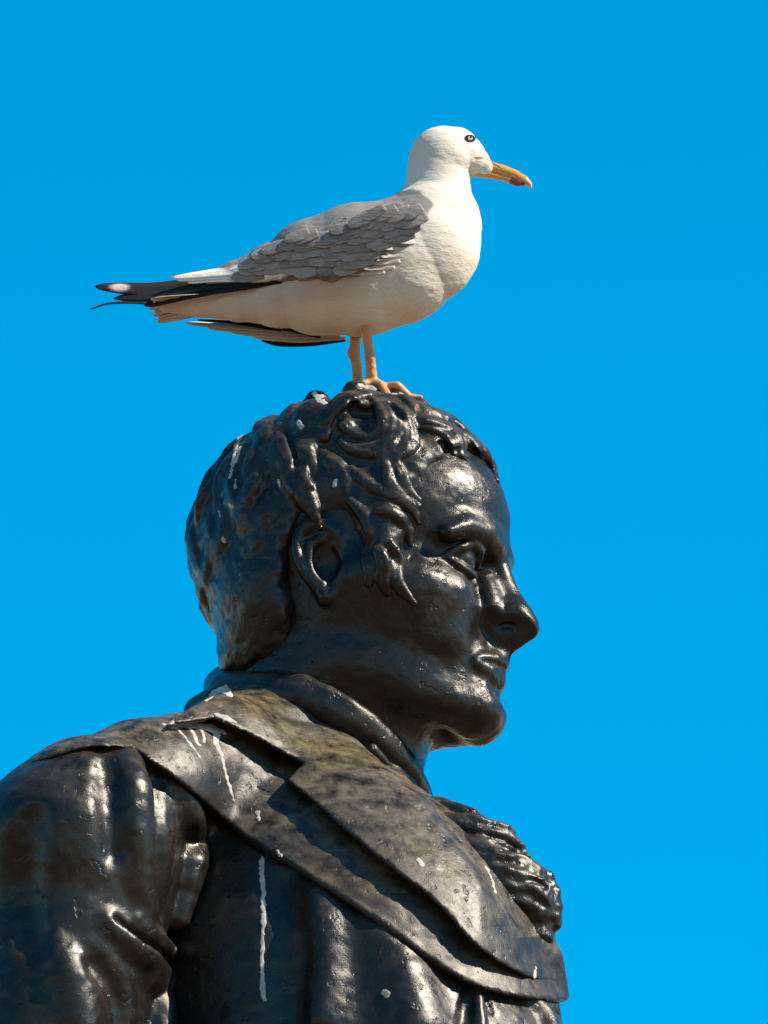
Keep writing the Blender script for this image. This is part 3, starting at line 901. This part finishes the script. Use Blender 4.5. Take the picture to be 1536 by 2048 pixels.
def wing_field(sgn):
    fr = Frame((0, 40, BZ), math.radians(5), False)
    F = Field()
    q = [(842, 458, 66, 36), (775, 474, 88, 52), (705, 492, 96, 66), (640, 508, 90, 60), (560, 530, 70, 42), (480, 546, 52, 24), (400, 560, 36, 11)]
    pts = np.array([bl(x, y, Y) for x, y, Y, r in q]); rad = [r for *_, r in q]
    pts[:, 1] *= sgn
    F.chain(pts, rad, 20, fr, scale=(1, 0.62, 1))
    q2 = [(850, 430, 50, 22), (790, 420, 52, 34), (720, 428, 52, 40), (640, 455, 46, 30), (560, 490, 38, 18)]
    p2 = np.array([bl(x, y, Y) for x, y, Y, r in q2]); p2[:, 1] *= sgn
    F.chain(p2, [r for *_, r in q2], 8, fr)
    poly = [bl(x, y, 112 if y > 480 and x > 560 else 80)[[0, 2]] for x, y in WPOLY]
    def fn(P, f):
        m = f < 60
        if m.any():
            w = 5 * vnoise(P[m], 16, 8)
            f = f.copy(); f[m] = smax(f[m], poly_sd(P[m, 0], P[m, 2], poly) + w, 9)
        return f
    F.op(fn, None, None, fr)
    def scal(P, f):
        m = np.abs(f) < 14
        if not m.any(): return f
        Q = P[m]
        du = scale_phase(Q)
        f = f.copy(); f[m] -= 1.8 * du + 1.0 * vnoise(Q * np.array([0.35, 1, 1.6]), 5, 73) + 1.5 * vnoise(Q, 24, 74)
        return f
    F.op(scal, None, None, fr)
    return F
wtip = [bl(*q, 60)[[0, 2]] for q in ((340, 560), (380, 530), (440, 512), (480, 506), (470, 520), (520, 544), (600, 548), (600, 560), (480, 570), (360, 566))]
edge = [bl(*q, 75)[[0, 2]] for q in ((770, 486), (840, 470), (840, 510), (720, 560), (700, 545), (760, 516), (782, 505))]
def wing_attr(V):
    L = BIRD.loc(V)
    d = np.minimum(poly_sd(L[:, 0], L[:, 2], wtip), 99) + 5 * vnoise(L * np.array([0.3, 1, 1]), 9, 15)
    return {'white': np.clip(0.5 - d / 5, 0, 1), 'edge': np.clip((scale_phase(L) - 0.55) / 0.4, 0, 1) * (0.6 + 0.4 * vnoise(L, 18, 75))}
FW = wing_field(1)
wing_near = sculpt('wing', FW, (-400, 60, 440), (220, 220, 860), 3.0, M_WING, gull, wing_attr)
FW2 = wing_field(-1)
wing_far = sculpt('wing', FW2, (-400, -80, 440), (220, 70, 860), 4.5, M_WING, gull, wing_attr)

ALLB = Field(); ALLB.op(lambda P, f: np.minimum(BG.ev(P), FW.ev(P)))

def feather(name, pts, hw, nrm, mat, parent, attr=None, fn=None, thick=1.6, camber=0.18, nu=30, nv=9):
    """one vane: a curved, tapering blade with a shaft, in the gull's frame"""
    p = smooth_line(pts, 6)
    t = np.linspace(0, 1, len(p)); tt = np.linspace(0, 1, nu)
    p = np.stack([np.interp(tt, t, p[:, i]) for i in range(3)], 1)
    w = np.interp(tt, np.linspace(0, 1, len(hw)), hw)
    w = w * np.sqrt(np.clip(1 - np.clip((tt - 0.86) / 0.14, 0, 1) ** 2.2, 0.02, 1))
    tang = np.gradient(p, axis=0); tang /= np.linalg.norm(tang, axis=1)[:, None]
    nrm = np.asarray(nrm, float); nv_ = nrm[None] - tang * (tang @ nrm)[:, None]; nv_ /= np.linalg.norm(nv_, axis=1)[:, None]
    side = np.cross(nv_, tang)
    us = np.linspace(-1, 1, nv)
    top = []; A = []
    for i in range(nu):
        for u in us:
            lift = camber * w[i] * (1 - u * u) + (1.0 if abs(u) < 0.13 else 0)
            top.append(p[i] + side[i] * u * w[i] + nv_[i] * lift); A.append((tt[i], u))
    top = np.array(top); nn = np.repeat(nv_, nv, 0)
    A = np.array(A * 2)
    V = np.vstack([top, top - nn * thick])
    Q = []
    N_ = nu * nv
    for i in range(nu - 1):
        for j in range(nv - 1):
            a = i * nv + j
            Q.append((a, a + 1, a + nv + 1, a + nv)); Q.append((N_ + a, N_ + a + nv, N_ + a + nv + 1, N_ + a + 1))
        for a, b in ((i * nv, (i + 1) * nv), ((i + 1) * nv + nv - 1, i * nv + nv - 1)): Q.append((a, b, b + N_, a + N_))
    for j in range(nv - 1):
        Q.append((j + 1, j, j + N_, j + 1 + N_)); a = (nu - 1) * nv + j; Q.append((a, a + 1, a + 1 + N_, a + N_))
    return mesh_obj(name, BIRD1.out(V), np.array(Q), mat, parent, {attr: fn(A)} if attr else None)

side_n = (0.0, 0.85, 0.52)
def zero(A): return np.zeros(len(A))
# near wing: long dark primaries crossing over the tail, the longest with a pale spot
feather('primary_feather', [bl(600, 545, 66), bl(480, 560, 50), (bl(380, 566, 34)), bl(290, 573, 22), bl(184, 567, 12)], [10, 18, 23, 24, 21, 15], side_n, M_PRIM, wing_near, 'white',
        lambda A: np.clip(2.2 - 2.0 * np.sqrt(((A[:, 0] - 0.885) / 0.05) ** 2 + ((A[:, 1] + 0.1) / 0.75) ** 2), 0, 1), nu=70, nv=13)
feather('primary_feather', [bl(600, 550, 70), bl(480, 566, 54), bl(380, 575, 40), bl(300, 584, 30), bl(222, 592, 22)], [8, 18, 23, 24, 21, 9], side_n, M_PRIM, wing_near, 'white', zero)
feather('primary_feather', [bl(600, 553, 74), bl(480, 567, 58), bl(400, 578, 46), bl(340, 590, 38), bl(284, 607, 32)], [7, 15, 20, 20, 12], side_n, M_PRIM, wing_near, 'white', zero)
feather('primary_feather', [bl(600, 552, 78), bl(480, 564, 62), bl(400, 572, 52), bl(330, 584, 44), bl(292, 596, 40)], [7, 9, 10, 9, 6], side_n, M_PRIM, wing_near, 'white', zero)
for k, (y0, y1, xe) in enumerate(((512, 551, 338), (522, 556, 350), (534, 561, 372))):
    feather('tertial_feather', [bl(600, y0, 82), bl(500, (y0 + y1) / 2 + 2, 66), bl(430, y1 - 10, 56), bl(xe, y1, 48 + k)], [14, 17, 15, 6], side_n, M_WING, wing_near, 'white',
            lambda A: np.clip((A[:, 0] - 0.52 - 0.1 * A[:, 1]) * 9, 0, 1))
# tail fan, seen from below
for k in range(9):
    u = k / 8 * 2 - 1
    feather('tail_feather', [np.array(bl(520, 588, 0)) + (0, u * 22, 0), np.array(bl(400, 602, 0)) + (0, u * 40, 1 - abs(u) * 3), np.array(bl(293 + 10 * abs(u) + (6 if k % 2 else 0), 613, 0)) + (0, u * 58, -abs(u) * 4)], [9, 13, 14, 12], (0.05, 0.0, 1.0), M_PALE, gull, 'dark', zero)
# far wing: hanging lower, seen past the belly
dn = (0.0, 0.75, 0.65)
feather('primary_feather', [bl(640, 668, -84), bl(520, 640, -78), bl(400, 617, -66), bl(300, 600, -52), bl(215, 600, -44), bl(172, 613, -40)], [8, 12, 10, 8, 4, 1.5], dn, M_PRIM, wing_far, 'white', zero)
for k, (x0, y0, x1, y1, w) in enumerate(((688, 674, 545, 678, 10), (690, 672, 500, 667, 15), (680, 667, 455, 657, 15), (670, 664, 410, 650, 13), (660, 660, 365, 640, 12))):
    feather('secondary_feather', [bl(x0, y0, -88), bl((x0 + x1) / 2, (y0 + y1) / 2 + (4 if k < 3 else 1), -90), bl(x1, y1, -84 + k)], [6, w, w * 0.8], dn, M_PALE if k else M_PRIM, wing_far, 'dark' if k else 'white',
            (lambda A: np.clip((np.abs(A[:, 1]) - 0.75) * 6, 0, 1) * (A[:, 1] > 0)) if k else zero)
feather('secondary_feather', [bl(690, 676, -92), bl(620, 683, -92), bl(560, 684, -90), bl(520, 676, -88)], [4, 10, 9, 4], dn, M_PRIM, wing_far, 'white', zero)
feather('secondary_feather', [bl(560, 655, -84), bl(470, 640, -80), bl(390, 634, -76)], [6, 7, 3], dn, M_PRIM, wing_far, 'white', zero)

def grad(F, p, e=2.0):
    Pn = np.array([p + e * v for v in np.vstack([np.eye(3), -np.eye(3)])]); v = F.ev(Pn); g_ = v[:3] - v[3:]
    return g_ / np.linalg.norm(g_)
# covert feathers, shingled from the wing tip forwards
spots = []
for i, x in enumerate(range(520, 866, 24)):
    for j, y in enumerate(range(398, 560, 17)):
        spots.append((x + (12 if j % 2 else 0) + rnd.uniform(-4, 4), y + rnd.uniform(-3, 3)))
WP = np.array(WPOLY, float)
for x, y in sorted(spots, key=lambda q: q[0]):
    L = rnd.uniform(44, 70)
    dx, dy = 350 - x, 560 - y; n_ = math.hypot(dx, dy)
    dx, dy = 0.6 * dx / n_ - 0.35, 0.6 * dy / n_ + 0.12 + 0.25 * max(0, (500 - y) / 120) * (x > 700)
    dx += rnd.uniform(-0.05, 0.05); dy += rnd.uniform(-0.11, 0.11)
    p3 = [(x, y), (x + dx * L * 0.5, y + dy * L * 0.5), (x + dx * L, y + dy * L)]
    sd = poly_sd(np.array([q[0] for q in p3]), np.array([q[1] for q in p3]), WP)
    if sd[0] > -3 or sd[1] > -6 or sd[2] > 1: continue
    Hh = hits(FW, p3, 400, 0, 5)
    if np.ptp(Hh[:, 1]) > 60: continue
    Lh = BIRD1.loc(Hh + VIEWDIR * np.array([-4.5, -0.4, 1.2])[:, None])
    w = rnd.uniform(11, 14)
    feather('covert_feather', list(Lh), [w * 0.75, w, w, w * 0.5], list(BIRD1.loc((grad(FW, Hh[1]) + BIRD1.o)[None])[0]), M_COVERT, wing_near, 'white',
            lambda A: np.clip((np.maximum(A[:, 0] * 1.02, np.abs(A[:, 1]) * 0.98) - 0.90) * 8, 0, 0.5) * (A[:, 0] > 0.55), thick=0.7, camber=0.03, nu=14, nv=7)
# white flank feathers that spill over the front of the folded wing
for k, (x0, y0, x1, y1, w) in enumerate(((820, 492, 770, 498, 6), (812, 505, 762, 514, 7), (800, 520, 742, 527, 7), (790, 532, 726, 538, 7), (770, 542, 702, 549, 6), (830, 484, 790, 484, 5), (742, 552, 690, 558, 4), (806, 512, 752, 521, 5))):
    Hh = hits(ALLB, [(x0, y0), ((x0 + x1) / 2, (y0 + y1) / 2), (x1, y1)])
    Lh = BIRD1.loc(Hh + VIEWDIR * np.array([-0.8, 0.6, 1.4])[:, None])
    feather('flank_feather', list(Lh), [w * 0.9, w * 0.9, w * 0.35], (0.15, 0.95, 0.0), M_PALE, gull, 'dark', zero, thick=0.8, camber=0.14, nu=16, nv=7)
# beak
FK = Field()
FK.chain([bl(966, 322), bl(985, 326), bl(1008, 332), bl(1032, 341), bl(1052, 352), bl(1062, 360), bl(1066, 368)], [10, 12, 11.5, 10.5, 9, 5.5, 2.2], 3, BIRD1, scale=(1, 0.72, 1))
FK.chain([bl(1005, 335, 9), bl(1035, 345, 8)], [2.0, 1.6], 2, BIRD1, sub=True)
beak = sculpt('beak', FK, (230, -20, 760), (400, 160, 900), 1.6, M_BEAK, gull)
FK2 = Field()
FK2.chain([bl(962, 338), bl(985, 341), bl(1010, 347), bl(1030, 354), bl(1046, 358)], [9, 8.5, 7.5, 8, 5], 3, BIRD1, scale=(1, 0.7, 1))
sculpt('lower_mandible', FK2, (230, -20, 740), (400, 160, 900), 1.6, M_BEAK, gull)
FK3 = Field()
FK3.chain([bl(1026, 353), bl(1038, 356), bl(1049, 357)], [7.8, 9.5, 7.0], 3, BIRD1, scale=(1, 0.74, 1))
sculpt('beak_spot', FK3, (230, -20, 740), (400, 160, 900), 1.6, M_RED, gull)
FK4 = Field()
BK = Field(); BK.op(lambda P, f: np.minimum(BG.ev(P), FK.ev(P)))
FK4.chain([hits(BK, [q])[0] for q in ((950, 314), (964, 315), (978, 320), (992, 329), (1006, 337))], [0.8, 1.3, 1.6, 1.6, 1.0], 1)
sculpt('gape', FK4, (230, -20, 740), (400, 180, 900), 1.3, M_BEAK, gull)

# eye
en = grad(BG, eyeP) * 0.35 + VIEWDIR * 0.65
def disc(name, c, n_, rx, rz, bulge, mat, parent, ox=0.0, oz=0.0, segs=28, rings=6):
    n_ = n_ / np.linalg.norm(n_); ux = np.array([1.0, 0, 0]) - n_ * n_[0]; ux /= np.linalg.norm(ux); uz = np.cross(ux, n_) * -1
    if uz[2] < 0: uz = -uz
    c = c + ux * ox + uz * oz
    V = [c + n_ * bulge]; Q = []
    for i in range(1, rings + 1):
        r = i / rings
        for j in range(segs):
            a = 2 * math.pi * j / segs
            V.append(c + ux * rx * r * math.cos(a) + uz * rz * r * math.sin(a) + n_ * bulge * (math.sqrt(max(0, 1 - r * r))) - n_ * (1.5 if i == rings else 0))
    for j in range(segs): Q.append((0, 0, 1 + j, 1 + (j + 1) % segs))
    for i in range(rings - 1):
        for j in range(segs):
            a = 1 + i * segs; k2 = (j + 1) % segs
            Q.append((a + j, a + segs + j, a + segs + k2, a + k2))
    tri = [q[1:] for q in Q if q[0] == q[1]]; qd = [q for q in Q if q[0] != q[1]]
    Qa = np.array(qd + [(a, b, c_, c_) for a, b, c_ in []])
    me_V = np.array(V)
    o = mesh_obj(name, me_V, Qa, mat, parent)
    import bmesh
    bm = bmesh.new(); bm.from_mesh(o.data); bm.verts.ensure_lookup_table()
    for t_ in tri:
        try: bm.faces.new([bm.verts[i] for i in t_]).smooth = True
        except ValueError: pass
    bmesh.ops.recalc_face_normals(bm, faces=bm.faces)
    bm.to_mesh(o.data); bm.free()
    return o
eye = disc('eye', eyeP, en, 11.5, 7.6, 1.8, M_PUPIL, gull)
disc('iris', eyeP + en * 1.4, en, 5.6, 5.0, 1.8, M_IRIS, eye, -0.8, -0.6)
disc('pupil', eyeP + en * 2.8, en, 2.9, 2.9, 1.4, M_PUPIL, eye, 0.3, 1.2)

# legs and webbed feet
def leg(top, hip_r, knee, ankle, base, toes):
    F = Field()
    F.chain([top, (np.array(top) * 0.35 + np.array(knee) * 0.65), knee], [hip_r, 10.5, 13], 6)
    kn = np.array(knee)
    F.chain([kn + (3, 4, 6), kn + (4, 3, -8)], [8, 6], 5)
    F.chain([kn + (-5, 0, 2), kn + (-5, 0, -8)], [7, 5], 5)
    F.chain([knee, ankle], [11, 10], 5)
    F.chain([ankle, base], [10, 12], 5)
    for t_ in toes:
        F.chain([base] + list(t_), [10] + [8.5, 8.5, 7, 4.5][:len(t_)], 5)
    # web between the toes
    F.disp(lambda P: 0.7 * vnoise(P * np.array([1, 1, 1.8]), 6, 81))
    P_ = np.array([top, knee, ankle, base] + [q for t_ in toes for q in t_])
    return sculpt('leg', F, P_.min(0) - 22, P_.max(0) + 22, 2.2, M_LEG, gull)
tn = foot_near[1]
def sit(px, py, lift=4):
    return hits(FA, [(px, py)])[0] + np.array([0, 0, lift])
def top_at(a, t):
    zs = np.arange(470, 150, -2.0)
    P = np.stack([np.full(len(zs), a), np.full(len(zs), t), zs], 1)
    v = np.concatenate([FA.ev(P[i:i + 20]) for i in range(0, len(P), 20)]); i = int(np.argmax(v < 0))
    return zs[i]
def on_top(px, t, lift=4.0, wide=16):
    """a point resting on the hair at picture column px: the crest nearest to t"""
    a = px - 700.0
    c = [(top_at(a, q) * CP + q * SP, q) for q in np.arange(t - wide, t + wide + 1, 8)]
    q = max(c)[1]
    return np.array([a, q, top_at(a, q) + lift])
tn = 22.0
b0 = on_top(743, tn, 8)
leg(at_t(727, 622, tn + 48), 12, at_t(731, 652, tn + 38), at_t(740, 715, tn + 16), b0,
    [[on_top(768, tn + 12, 6, 56), on_top(795, tn + 16, 6, 56), on_top(820, tn + 20, 5, 64), on_top(842, tn + 22, 3, 64)],
     [on_top(762, tn + 18), on_top(785, tn + 32), on_top(802, tn + 40, 2)], [on_top(765, tn - 22), on_top(788, tn - 42)], [on_top(728, tn - 4)]])
b1 = on_top(716, tn - 52, 8)
leg(at_t(712, 668, tn - 30), 12, at_t(708, 706, tn - 38), at_t(714, 735, tn - 45), b1,
    [[on_top(740, tn - 55), on_top(765, tn - 60)], [on_top(735, tn - 72), on_top(758, tn - 88)]])
